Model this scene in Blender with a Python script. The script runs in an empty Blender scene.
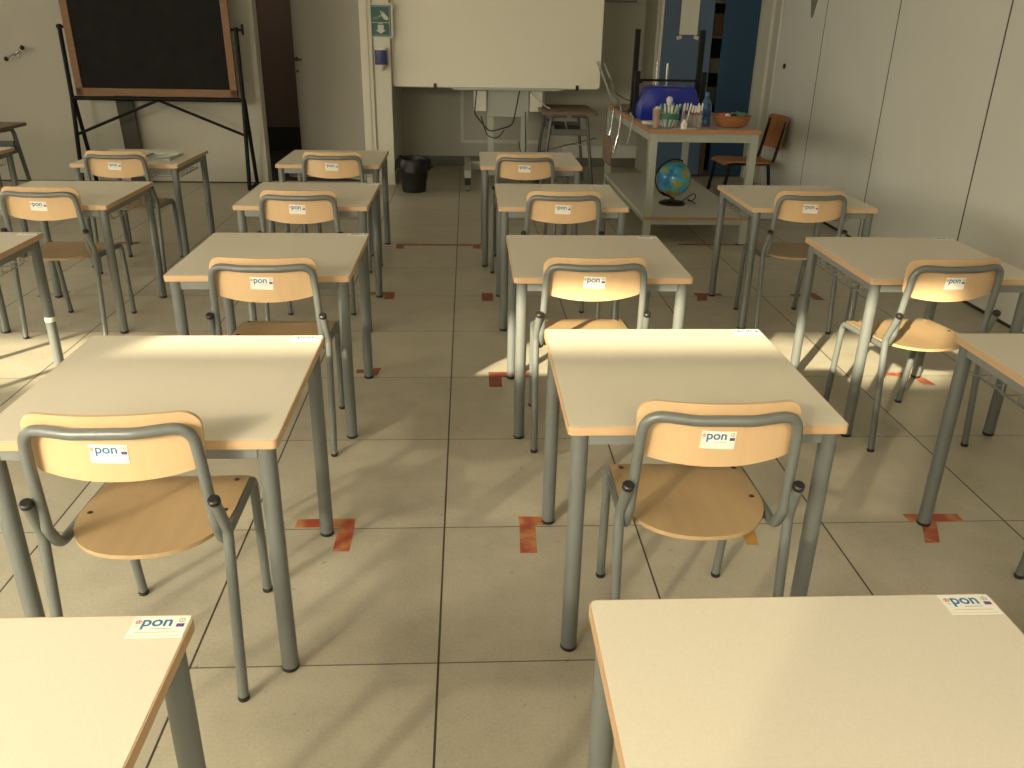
import bpy, bmesh, math, random
from mathutils import Vector, Matrix
R = math.radians
PI = math.pi
random.seed(7)
S = bpy.context.scene
COL = S.collection

# ------------------------------------------------------------------ materials
def mat(name, col, rough=0.5, metal=0.0, spec=0.5, noise=None, bump=None, wood=None, trans=0.0, alpha=1.0, coat=0.0):
    m = bpy.data.materials.new(name); m.use_nodes = True
    nt = m.node_tree; b = nt.nodes['Principled BSDF']
    b.inputs['Base Color'].default_value = (*col, 1)
    b.inputs['Roughness'].default_value = rough
    b.inputs['Metallic'].default_value = metal
    b.inputs['Specular IOR Level'].default_value = spec
    b.inputs['Transmission Weight'].default_value = trans
    b.inputs['Alpha'].default_value = alpha
    b.inputs['Coat Weight'].default_value = coat
    tc = nt.nodes.new('ShaderNodeTexCoord')
    if noise or wood:
        n = nt.nodes.new('ShaderNodeTexNoise'); mp = nt.nodes.new('ShaderNodeMapping')
        nt.links.new(tc.outputs['Object'], mp.inputs['Vector']); nt.links.new(mp.outputs['Vector'], n.inputs['Vector'])
        n.inputs['Detail'].default_value = 5
        r = nt.nodes.new('ShaderNodeValToRGB')
        if wood:
            sx, sy, sz, amt = wood
            mp.inputs['Scale'].default_value = (sx, sy, sz); n.inputs['Scale'].default_value = 1
        else:
            sc, amt = noise; n.inputs['Scale'].default_value = sc
        r.color_ramp.elements[0].position = 0.3; r.color_ramp.elements[1].position = 0.7
        r.color_ramp.elements[0].color = (*[c*(1-amt) for c in col], 1)
        r.color_ramp.elements[1].color = (*[min(1, c*(1+amt)) for c in col], 1)
        nt.links.new(n.outputs['Fac'], r.inputs['Fac']); nt.links.new(r.outputs['Color'], b.inputs['Base Color'])
    if bump:
        n2 = nt.nodes.new('ShaderNodeTexNoise'); n2.inputs['Scale'].default_value = bump[0]
        nt.links.new(tc.outputs['Object'], n2.inputs['Vector'])
        bp = nt.nodes.new('ShaderNodeBump'); bp.inputs['Strength'].default_value = bump[1]; bp.inputs['Distance'].default_value = 0.002
        nt.links.new(n2.outputs['Fac'], bp.inputs['Height']); nt.links.new(bp.outputs['Normal'], b.inputs['Normal'])
    return m

M = {}
M['laminate'] = mat('laminate', (.69, .635, .515), .42, noise=(300, .03))
M['edge'] = mat('beech_edge', (.58, .385, .22), .45, wood=(3, 3, 60, .08))
M['steel'] = mat('grey_painted_steel', (.165, .178, .17), .38, .2)
M['steel_dk'] = mat('grey_painted_rail', (.22, .235, .225), .5, .1)
M['wire'] = mat('wire_steel', (.32, .33, .32), .4, .6)
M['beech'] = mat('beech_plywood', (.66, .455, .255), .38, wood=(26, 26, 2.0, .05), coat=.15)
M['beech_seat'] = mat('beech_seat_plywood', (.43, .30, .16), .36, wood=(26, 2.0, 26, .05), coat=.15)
M['black'] = mat('black_plastic', (.012, .011, .011), .45)
M['black_metal'] = mat('black_metal', (.006, .006, .0065), .55, spec=.25)
M['rivet'] = mat('rivet', (.12, .09, .06), .4, .8)
M['sticker'] = mat('white_sticker', (.86, .84, .76), .4)
M['ink_blue'] = mat('ink_blue', (.03, .16, .34), .5)
M['ink_red'] = mat('ink_red', (.50, .10, .04), .5)
M['ink_purple'] = mat('ink_purple', (.07, .04, .22), .5)
M['ink_grey'] = mat('ink_grey', (.22, .23, .21), .5)
M['ink_yellow'] = mat('ink_yellow', (.75, .55, .12), .5)
M['ink_pale'] = mat('ink_pale', (.66, .46, .28), .5)
M['wall'] = mat('painted_wall', (.53, .51, .43), .75, noise=(3, .03), bump=(120, .05))
M['panel'] = mat('partition_panel', (.68, .68, .62), .6, noise=(3, .02))
M['panel_gap'] = mat('panel_gap', (.03, .027, .02), .8)
M['ceiling'] = mat('ceiling_paint', (.80, .79, .74), .9)
M['basebd'] = mat('grey_skirting', (.16, .16, .13), .6)
M['dark_basebd'] = mat('dark_gap', (.03, .028, .022), .7)
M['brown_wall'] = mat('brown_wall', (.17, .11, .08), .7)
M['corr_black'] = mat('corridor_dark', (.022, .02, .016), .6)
M['door'] = mat('door_paint', (.37, .35, .29), .55)
M['frame'] = mat('door_frame', (.68, .66, .54), .5)
M['chrome'] = mat('chrome', (.6, .6, .58), .2, 1)
M['white'] = mat('white_enamel', (.88, .84, .70), .4)
M['white_pl'] = mat('white_plastic', (.72, .70, .60), .4)
M['grey_pl'] = mat('grey_green_steel', (.42, .45, .39), .45, .1)
M['board'] = mat('slate_board', (.009, .009, .007), .7, spec=.2, noise=(8, .3))
M['board_frame'] = mat('board_frame_wood', (.23, .115, .05), .5, wood=(3, 3, 30, .1))
M['plank'] = mat('dark_plank', (.05, .04, .03), .6)
M['blue_l'] = mat('blue_door_grey', (.075, .13, .215), .45)
M['blue_d'] = mat('blue_door_navy', (.013, .055, .12), .45)
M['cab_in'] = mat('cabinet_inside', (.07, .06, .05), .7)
M['paper'] = mat('paper', (.72, .70, .62), .7)
M['tape_w'] = mat('sticky_tape', (.62, .60, .50), .3)
M['brown_top'] = mat('brown_laminate', (.17, .115, .075), .5, noise=(40, .08))
M['bench_top'] = mat('worktop_wood', (.40, .32, .24), .5)
M['bench_edge'] = mat('worktop_edge', (.40, .20, .10), .5)
M['bench_leg'] = mat('bench_steel', (.36, .39, .33), .5, .1)
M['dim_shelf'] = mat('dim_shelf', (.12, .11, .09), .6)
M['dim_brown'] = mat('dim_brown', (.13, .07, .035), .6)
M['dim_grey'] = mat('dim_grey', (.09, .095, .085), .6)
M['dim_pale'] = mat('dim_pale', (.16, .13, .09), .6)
M['steel_old'] = mat('dark_grey_steel', (.12, .125, .12), .45, .2)
M['shelf'] = mat('shelf_board', (.62, .60, .52), .5)
M['blue_pl'] = mat('blue_plastic', (.008, .022, .30), .28)
M['green_pl'] = mat('green_plastic', (.03, .16, .10), .35)
M['green_sign'] = mat('sign_green', (.012, .10, .078), .4)
M['sign_white'] = mat('sign_white', (.62, .62, .52), .5)
M['wicker'] = mat('wicker', (.34, .135, .05), .6, wood=(10, 10, 160, .35), bump=(150, .5))
M['pen_w'] = mat('pen_white', (.72, .70, .64), .4)
M['pen_g'] = mat('pen_green', (.08, .30, .16), .4)
M['pen_r'] = mat('pen_red', (.50, .09, .07), .4)
M['pen_o'] = mat('pen_orange', (.60, .26, .09), .5)
M['glass'] = mat('clear_plastic', (.55, .66, .62), .12, alpha=.16)
M['bottle_bl'] = mat('bottle_blue', (.10, .28, .50), .1, trans=.75)
M['cloth_g'] = mat('green_cloth', (.25, .42, .34), .8)
M['pink'] = mat('pink_paper', (.55, .38, .40), .7)
M['old_wood'] = mat('old_plywood', (.42, .19, .07), .4, wood=(20, 20, 3, .12))
M['dull_wood'] = mat('dull_plywood', (.23, .15, .10), .5)
M['bag'] = mat('bin_bag', (.008, .008, .008), .42, bump=(25, .8))
M['disp_blue'] = mat('dispenser_blue', (.03, .04, .16), .15)
M['fabric_g'] = mat('grey_fabric', (.20, .20, .17), .8)
M['cord'] = mat('grey_cord', (.12, .12, .11), .6)
M['cord_w'] = mat('pale_cord', (.45, .44, .38), .6)

def blind_mat():
    m = bpy.data.materials.new('sheer_blind'); m.use_nodes = True
    nt = m.node_tree; N = nt.nodes; L = nt.links
    for n in list(N): N.remove(n)
    o = N.new('ShaderNodeOutputMaterial'); tr = N.new('ShaderNodeBsdfTransparent'); tl = N.new('ShaderNodeBsdfDiffuse'); mx = N.new('ShaderNodeMixShader')
    tl.inputs[0].default_value = (.7, .66, .55, 1); mx.inputs[0].default_value = .72
    L.new(tr.outputs[0], mx.inputs[1]); L.new(tl.outputs[0], mx.inputs[2]); L.new(mx.outputs[0], o.inputs['Surface'])
    return m
M['blind'] = blind_mat()
# tape with peeled patches
def tape_mat():
    m = mat('floor_tape', (.40, .08, .035), .4)
    nt = m.node_tree; b = nt.nodes['Principled BSDF']
    tc = nt.nodes.new('ShaderNodeTexCoord'); n = nt.nodes.new('ShaderNodeTexNoise'); n.inputs['Scale'].default_value = 16
    n.inputs['Detail'].default_value = 4
    r = nt.nodes.new('ShaderNodeValToRGB')
    e = r.color_ramp.elements
    e[0].position = .42; e[0].color = (.38, .075, .04, 1); e[1].position = .62; e[1].color = (.52, .24, .09, 1)
    nt.links.new(tc.outputs['Object'], n.inputs['Vector']); nt.links.new(n.outputs['Fac'], r.inputs['Fac'])
    nt.links.new(r.outputs['Color'], b.inputs['Base Color'])
    return m
M['tape'] = tape_mat()
M['tape_y'] = mat('floor_tape_yellow', (.47, .26, .06), .4, noise=(20, .2))
M['tape_dull'] = mat('floor_tape_worn', (.26, .07, .045), .5, noise=(12, .3))

def floor_mat():
    m = bpy.data.materials.new('porcelain_tiles'); m.use_nodes = True
    nt = m.node_tree; N = nt.nodes; L = nt.links; b = N['Principled BSDF']
    tc = N.new('ShaderNodeTexCoord'); sep = N.new('ShaderNodeSeparateXYZ'); L.new(tc.outputs['Object'], sep.inputs[0])
    def math_(op, a, bb=None, c=None):
        n = N.new('ShaderNodeMath'); n.operation = op
        for i, v in enumerate((a, bb, c)):
            if v is None: continue
            if isinstance(v, (int, float)): n.inputs[i].default_value = v
            else: L.new(v, n.inputs[i])
        return n.outputs[0]
    def line(coord, off, half):
        t = math_('DIVIDE', math_('SUBTRACT', coord, off), .6)
        f = math_('SUBTRACT', t, math_('ROUND', t))
        d = math_('MULTIPLY', math_('ABSOLUTE', f), .6)
        return math_('LESS_THAN', d, half), math_('ROUND', math_('ADD', t, .5))
    lx, ix = line(sep.outputs[0], 0.0, .0028)
    ly, iy = line(sep.outputs[1], 1.616, .0021)
    g = math_('MAXIMUM', lx, math_('MULTIPLY', ly, .8))
    n1 = N.new('ShaderNodeTexNoise'); n1.inputs['Scale'].default_value = 5; n1.inputs['Detail'].default_value = 6; n1.inputs['Roughness'].default_value = .65
    L.new(tc.outputs['Object'], n1.inputs['Vector'])
    n2 = N.new('ShaderNodeTexNoise'); n2.inputs['Scale'].default_value = 140; n2.inputs['Detail'].default_value = 3
    L.new(tc.outputs['Object'], n2.inputs['Vector'])
    wn = N.new('ShaderNodeTexWhiteNoise'); wn.noise_dimensions = '2D'
    cb = N.new('ShaderNodeCombineXYZ'); L.new(ix, cb.inputs[0]); L.new(iy, cb.inputs[1]); L.new(cb.outputs[0], wn.inputs['Vector'])
    fac = math_('ADD', math_('MULTIPLY', n1.outputs['Fac'], .55), math_('ADD', math_('MULTIPLY', n2.outputs['Fac'], .35), math_('MULTIPLY', wn.outputs['Value'], .10)))
    r = N.new('ShaderNodeValToRGB'); e = r.color_ramp.elements
    e[0].position = .32; e[0].color = (.375, .345, .265, 1); e[1].position = .68; e[1].color = (.535, .495, .39, 1)
    L.new(fac, r.inputs['Fac'])
    n3 = N.new('ShaderNodeTexNoise'); n3.inputs['Scale'].default_value = 33; n3.inputs['Detail'].default_value = 2
    L.new(tc.outputs['Object'], n3.inputs['Vector'])
    sp = math_('MULTIPLY', math_('GREATER_THAN', n3.outputs['Fac'], .735), .35)
    mx0 = N.new('ShaderNodeMixRGB'); L.new(sp, mx0.inputs[0]); L.new(r.outputs['Color'], mx0.inputs[1]); mx0.inputs[2].default_value = (.12, .10, .07, 1)
    mx = N.new('ShaderNodeMixRGB'); L.new(g, mx.inputs[0]); L.new(mx0.outputs[0], mx.inputs[1]); mx.inputs[2].default_value = (.055, .045, .032, 1)
    L.new(mx.outputs[0], b.inputs['Base Color'])
    b.inputs['Roughness'].default_value = .38; b.inputs['Specular IOR Level'].default_value = .35
    L.new(math_('ADD', math_('MULTIPLY', n1.outputs['Fac'], .25), .28), b.inputs['Roughness'])
    return m
M['floor'] = floor_mat()

def globe_mat():
    m = bpy.data.materials.new('globe_map'); m.use_nodes = True
    nt = m.node_tree; N = nt.nodes; L = nt.links; b = N['Principled BSDF']
    tc = N.new('ShaderNodeTexCoord'); n = N.new('ShaderNodeTexNoise'); n.inputs['Scale'].default_value = 9.5; n.inputs['Detail'].default_value = 3
    mp = N.new('ShaderNodeMapping'); mp.inputs['Location'].default_value = (.37, .1, .22)
    L.new(tc.outputs['Object'], mp.inputs['Vector']); L.new(mp.outputs['Vector'], n.inputs['Vector'])
    r = N.new('ShaderNodeValToRGB'); r.color_ramp.interpolation = 'LINEAR'; e = r.color_ramp.elements
    e[0].position = .40; e[0].color = (.025, .20, .45, 1); e[1].position = .54; e[1].color = (.08, .42, .58, 1)
    a = e.new(.56); a.color = (.20, .34, .10, 1); a = e.new(.62); a.color = (.45, .36, .08, 1); a = e.new(.68); a.color = (.42, .20, .06, 1)
    L.new(n.outputs['Fac'], r.inputs['Fac']); L.new(r.outputs['Color'], b.inputs['Base Color']); b.inputs['Roughness'].default_value = .2
    return m
M['globe'] = globe_mat()

# ------------------------------------------------------------------ geometry helpers
def new(): return bmesh.new()
def obj(name, bm, m, parent=None, smooth=False, loc=None):
    me = bpy.data.meshes.new(name)
    bmesh.ops.recalc_face_normals(bm, faces=bm.faces)
    bm.to_mesh(me); bm.free()
    for mm in (m if isinstance(m, (list, tuple)) else [m]): me.materials.append(mm)
    if smooth:
        for p in me.polygons: p.use_smooth = True
        try: me.set_sharp_from_angle(angle=R(40))
        except Exception: pass
    o = bpy.data.objects.new(name, me); COL.objects.link(o)
    if parent: o.parent = parent
    if loc: o.location = loc
    return o
def thing(name, label, cat, loc=(0, 0, 0), rz=0, group=None):
    o = bpy.data.objects.new(name, None); COL.objects.link(o)
    o.empty_display_size = .1
    o.location = loc; o.rotation_euler = (0, 0, rz); o['label'] = label; o['category'] = cat
    if group: o['group'] = group
    return o
def tag(o, label, cat, group=None):
    o['label'] = label; o['category'] = cat
    if group: o['group'] = group
    return o
def struct(name, bm, m, parent=None, smooth=False):
    o = obj(name, bm, m, parent, smooth)
    if not parent: o['kind'] = 'structure'
    return o
def dup(root, loc, rz, label=None, group=None):
    r = root.copy(); COL.objects.link(r); r.location = loc; r.rotation_euler = (0, 0, rz)
    if label: r['label'] = label
    if group: r['group'] = group
    for ch in list(root.children):
        c = ch.copy(); COL.objects.link(c); c.parent = r
        for g in list(ch.children):
            d = g.copy(); COL.objects.link(d); d.parent = c
    return r
def box(bm, x0, x1, y0, y1, z0, z1, bev=0, mi=0, mtx=None, seg=2):
    n0 = len(bm.faces)
    vs = [bm.verts.new((x, y, z)) for x in (x0, x1) for y in (y0, y1) for z in (z0, z1)]
    idx = [(0, 1, 3, 2), (4, 6, 7, 5), (0, 4, 5, 1), (2, 3, 7, 6), (0, 2, 6, 4), (1, 5, 7, 3)]
    fs = [bm.faces.new([vs[i] for i in f]) for f in idx]
    if bev:
        es = list({e for f in fs for e in f.edges})
        r = bmesh.ops.bevel(bm, geom=es, offset=bev, segments=seg, profile=.5, affect='EDGES')
        vs = list({v for f in r['faces'] for v in f.verts} | {v for v in vs if v.is_valid})
    if mtx is not None:
        bmesh.ops.transform(bm, matrix=mtx, verts=[v for v in vs if v.is_valid])
    if mi:
        bm.faces.ensure_lookup_table()
        for f in bm.faces[n0:]: f.material_index = mi
    return bm
def prism(bm, pts, z0, z1, mi=0, axis='z'):
    def P(a, b, c):
        return {'z': (a, b, c), 'y': (a, c, b), 'x': (c, a, b)}[axis]
    lo = [bm.verts.new(P(a, b, z0)) for a, b in pts]; hi = [bm.verts.new(P(a, b, z1)) for a, b in pts]
    n = len(pts); fs = [bm.faces.new(lo[::-1]), bm.faces.new(hi)]
    for i in range(n): fs.append(bm.faces.new((lo[i], lo[(i+1) % n], hi[(i+1) % n], hi[i])))
    for f in fs: f.material_index = mi
    return bm
def rounded(x0, x1, y0, y1, r, n=5):
    pts = []
    for cx, cy, a in ((x1-r, y0+r, -90), (x1-r, y1-r, 0), (x0+r, y1-r, 90), (x0+r, y0+r, 180)):
        for k in range(n+1):
            t = R(a+90*k/n); pts.append((cx+r*math.cos(t), cy+r*math.sin(t)))
    return pts
def fillet(pts, rad, n=6):
    """rounds the corners of a polyline"""
    P = [Vector(p) for p in pts]; out = [P[0]]
    for i in range(1, len(P)-1):
        r = rad[i] if isinstance(rad, (list, tuple)) else rad
        a = (P[i-1]-P[i]); b = (P[i+1]-P[i])
        if r <= 0: out.append(P[i]); continue
        ang = a.angle(b)
        if ang > PI-.02: out.append(P[i]); continue
        d = min(r/math.tan(ang/2), a.length*.49, b.length*.49)
        p0 = P[i]+a.normalized()*d; p1 = P[i]+b.normalized()*d
        for k in range(n+1):
            t = k/n
            out.append(p0*(1-t)**2+P[i]*2*t*(1-t)+p1*t*t)
    out.append(P[-1]); return out
def tube(bm, pts, r, seg=12, mi=0, cap=True):
    P = [Vector(p) for p in pts]
    T = []
    for i in range(len(P)):
        a = P[max(i-1, 0)]; b = P[min(i+1, len(P)-1)]; T.append((b-a).normalized())
    up = Vector((0, 0, 1)) if abs(T[0].z) < .9 else Vector((1, 0, 0))
    nrm = (up-T[0]*up.dot(T[0])).normalized(); rings = []
    for i, p in enumerate(P):
        nrm = (nrm-T[i]*nrm.dot(T[i])).normalized(); bi = T[i].cross(nrm)
        rr = r[i] if isinstance(r, (list, tuple)) else r
        rings.append([bm.verts.new(p+(nrm*math.cos(2*PI*k/seg)+bi*math.sin(2*PI*k/seg))*rr) for k in range(seg)])
    fs = []
    for a, b in zip(rings, rings[1:]):
        for k in range(seg): fs.append(bm.faces.new((a[k], a[(k+1) % seg], b[(k+1) % seg], b[k])))
    if cap: fs.append(bm.faces.new(rings[0][::-1])); fs.append(bm.faces.new(rings[-1]))
    for f in fs: f.material_index = mi
    return bm
def bar(bm, a, b, w, h, mi=0):
    """rectangular bar between two points, w sideways, h in the other direction"""
    a, b = Vector(a), Vector(b); t = (b-a).normalized()
    up = Vector((0, 0, 1)) if abs(t.z) < .9 else Vector((0, 1, 0))
    s = t.cross(up).normalized(); u = s.cross(t)
    vs = [bm.verts.new(p+s*sx*w/2+u*sz*h/2) for p in (a, b) for sx, sz in ((-1, -1), (1, -1), (1, 1), (-1, 1))]
    for f in ((3, 2, 1, 0), (4, 5, 6, 7), (0, 1, 5, 4), (1, 2, 6, 5), (2, 3, 7, 6), (3, 0, 4, 7)):
        bm.faces.new([vs[i] for i in f]).material_index = mi
    return bm
def lathe(bm, prof, c=(0, 0, 0), seg=24, mi=0, close=True):
    rings = []
    for r, z in prof:
        rings.append([bm.verts.new((c[0]+r*math.cos(2*PI*k/seg), c[1]+r*math.sin(2*PI*k/seg), c[2]+z)) for k in range(seg)])
    for a, b in zip(rings, rings[1:]):
        for k in range(seg): bm.faces.new((a[k], a[(k+1) % seg], b[(k+1) % seg], b[k])).material_index = mi
    if close:
        bm.faces.new(rings[0][::-1]).material_index = mi; bm.faces.new(rings[-1]).material_index = mi
    return bm

# ------------------------------------------------------------------ printed label: white sticker with the word and marks
def word_mesh(txt, size):
    cu = bpy.data.curves.new('word', 'FONT'); cu.body = txt; cu.size = size; cu.extrude = .00012; cu.align_x = 'CENTER'; cu.offset = size*.018
    o = bpy.data.objects.new('word', cu); COL.objects.link(o)
    dg = bpy.context.evaluated_depsgraph_get(); dg.update()
    me = bpy.data.meshes.new_from_object(o.evaluated_get(dg)); 
    bpy.data.objects.remove(o); bpy.data.curves.remove(cu)
    return me
WORD = word_mesh('pon', .029)
def add_word(bm, me, mi, loc):
    n0 = len(bm.verts); f0 = len(bm.faces)
    bm.from_mesh(me); bm.verts.ensure_lookup_table(); bm.faces.ensure_lookup_table()
    bmesh.ops.translate(bm, verts=bm.verts[n0:], vec=loc)
    for f in bm.faces[f0:]: f.material_index = mi
def ring(bm, cx, cy, r, w, z0, z1, mi, n=16):
    o = [(cx+r*math.cos(2*PI*k/n), cy+r*math.sin(2*PI*k/n)) for k in range(n)]
    i = [(cx+(r-w)*math.cos(2*PI*k/n), cy+(r-w)*math.sin(2*PI*k/n)) for k in range(n)]
    for k in range(n):
        j = (k+1) % n
        prism(bm, [o[k], o[j], i[j], i[k]], z0, z1, mi)
def sticker_bm(w=.08, h=.047):
    """lies in the xy plane, centred, faces +z"""
    bm = new()
    for k in range(16): prism(bm, [(-w/2+w*k/16, -h/2), (-w/2+w*(k+1)/16, -h/2), (-w/2+w*(k+1)/16, h/2), (-w/2+w*k/16, h/2)], 0, .0004, 0)
    add_word(bm, WORD, 1, (-.004, .0015, .0005))
    z0, z1 = .0004, .0006
    # round rosette at the left with a small base
    for k in range(5):
        a = 2*PI*k/5+PI/2; prism(bm, [(-.0315+.0045*math.cos(a+t), .0105+.0045*math.sin(a+t)) for t in (-.35, 0, .35)]+[(-.0315, .0105)], z0, z1, 2)
    ring(bm, -.0315, .0105, .0048, .0009, z0, z1, 6, 12)
    prism(bm, [(-.0345, .0015), (-.0285, .0015), (-.0285, .0028), (-.0345, .0028)], z0, z1, 6)
    # emblem at top right, flag under it
    ring(bm, .030, .0135, .0046, .0010, z0, z1, 4, 12)
    for k in range(4):
        a = PI/2*k; prism(bm, [(.030+.002*math.cos(a), .0135+.002*math.sin(a)), (.030+.0008*math.cos(a+1.2), .0135+.0008*math.sin(a+1.2)), (.030+.0008*math.cos(a-1.2), .0135+.0008*math.sin(a-1.2))], z0, z1, 2)
    prism(bm, [(.0245, -.001), (.0355, -.001), (.0355, .0062), (.0245, .0062)], z0, z1, 3)
    for k in range(8):
        a = 2*PI*k/8; cx, cy = .030+.0024*math.cos(a), .0026+.0024*math.sin(a)
        prism(bm, [(cx-.0003, cy-.0003), (cx+.0003, cy-.0003), (cx+.0003, cy+.0003), (cx-.0003, cy+.0003)], z1, z1+.0001, 5)
    # tiny line of print below the word and two faint bands
    for k in range(13):
        x = -.010+k*.0022; prism(bm, [(x, -.0052), (x+.0014, -.0052), (x+.0014, -.0040), (x, -.0040)], z0, z1, 4)
    prism(bm, [(-.030, -.0128), (.030, -.0128), (.030, -.0116), (-.030, -.0116)], z0, z1, 6)
    prism(bm, [(-.036, -.0205), (.034, -.0205), (.034, -.0198), (-.036, -.0198)], z0, z1, 6)
    return bm
STM = [M['sticker'], M['ink_blue'], M['ink_red'], M['ink_purple'], M['ink_grey'], M['ink_yellow'], M['ink_pale']]

# ------------------------------------------------------------------ school desk
W, D, H = .632, .640, .635
def make_desk():
    t = thing('school_desk', '', 'desk')
    t.name = 'school_desk'
    b = new(); prism(b, rounded(-W/2+.0025, W/2-.0025, -D/2+.0025, D/2-.0025, .010), H-.020, H)
    top = obj('tabletop', b, M['laminate'], t)
    b = new(); o_ = rounded(-W/2, W/2, -D/2, D/2, .012); i_ = rounded(-W/2+.0025, W/2-.0025, -D/2+.0025, D/2-.0025, .010)
    n = len(o_); z0, z1 = H-.021, H-.0008
    v = [[b.verts.new((x, y, z)) for x, y in pp] for pp, z in ((o_, z0), (o_, z1), (i_, z1), (i_, z0))]
    for a in range(4):
        c = (a+1) % 4
        for k in range(n): b.faces.new((v[a][k], v[a][(k+1) % n], v[c][(k+1) % n], v[c][k]))
    e = obj('edge_band', b, M['edge'], top, True)
    b = sticker_bm(); bmesh.ops.translate(b, verts=b.verts, vec=(W/2-.004-.04, D/2-.004-.0235, H+.0002))
    obj('label_sticker', b, STM, top)
    for sx in (-1, 1):
        for sy in (-1, 1):
            x, y = sx*(W/2-.031), sy*(D/2-.031)
            b = new(); tube(b, [(x, y, .010), (x, y, H-.021)], .020, 20); l = obj('leg', b, M['steel'], t, True)
            b = new(); lathe(b, [(.0185, 0), (.0208, .003), (.0208, .010), (.0195, .012)], (x, y, 0), 20); obj('foot_cap', b, M['black'], l, True)
    b = new(); xi, yi = W/2-.031, D/2-.031; z0, z1 = H-.055, H-.022
    for s in (-1, 1):
        box(b, -xi+.018, xi-.018, s*yi-.010, s*yi+.010, z0, z1, .002)
        box(b, s*xi-.010, s*xi+.010, -yi+.018, yi-.018, z0, z1, .002)
    obj('rail_frame', b, M['steel_dk'], t)
    b = new(); zz = H-.105
    for k in range(6):
        y = -.10+.07*k
        tube(b, fillet([(-xi+.012, y, z0+.004), (-xi+.012, y, zz), (xi-.012, y, zz), (xi-.012, y, z0+.004)], .012, 3), .0022, 6)
    for x in (-.25, -.08, .08, .25): tube(b, fillet([(x, -.13, zz+.03), (x, -.115, zz-.004), (x, .25, zz-.004), (x, .265, zz+.045)], .01, 3), .0022, 6)
    obj('wire_shelf', b, M['wire'], t, True)
    return t

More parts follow.
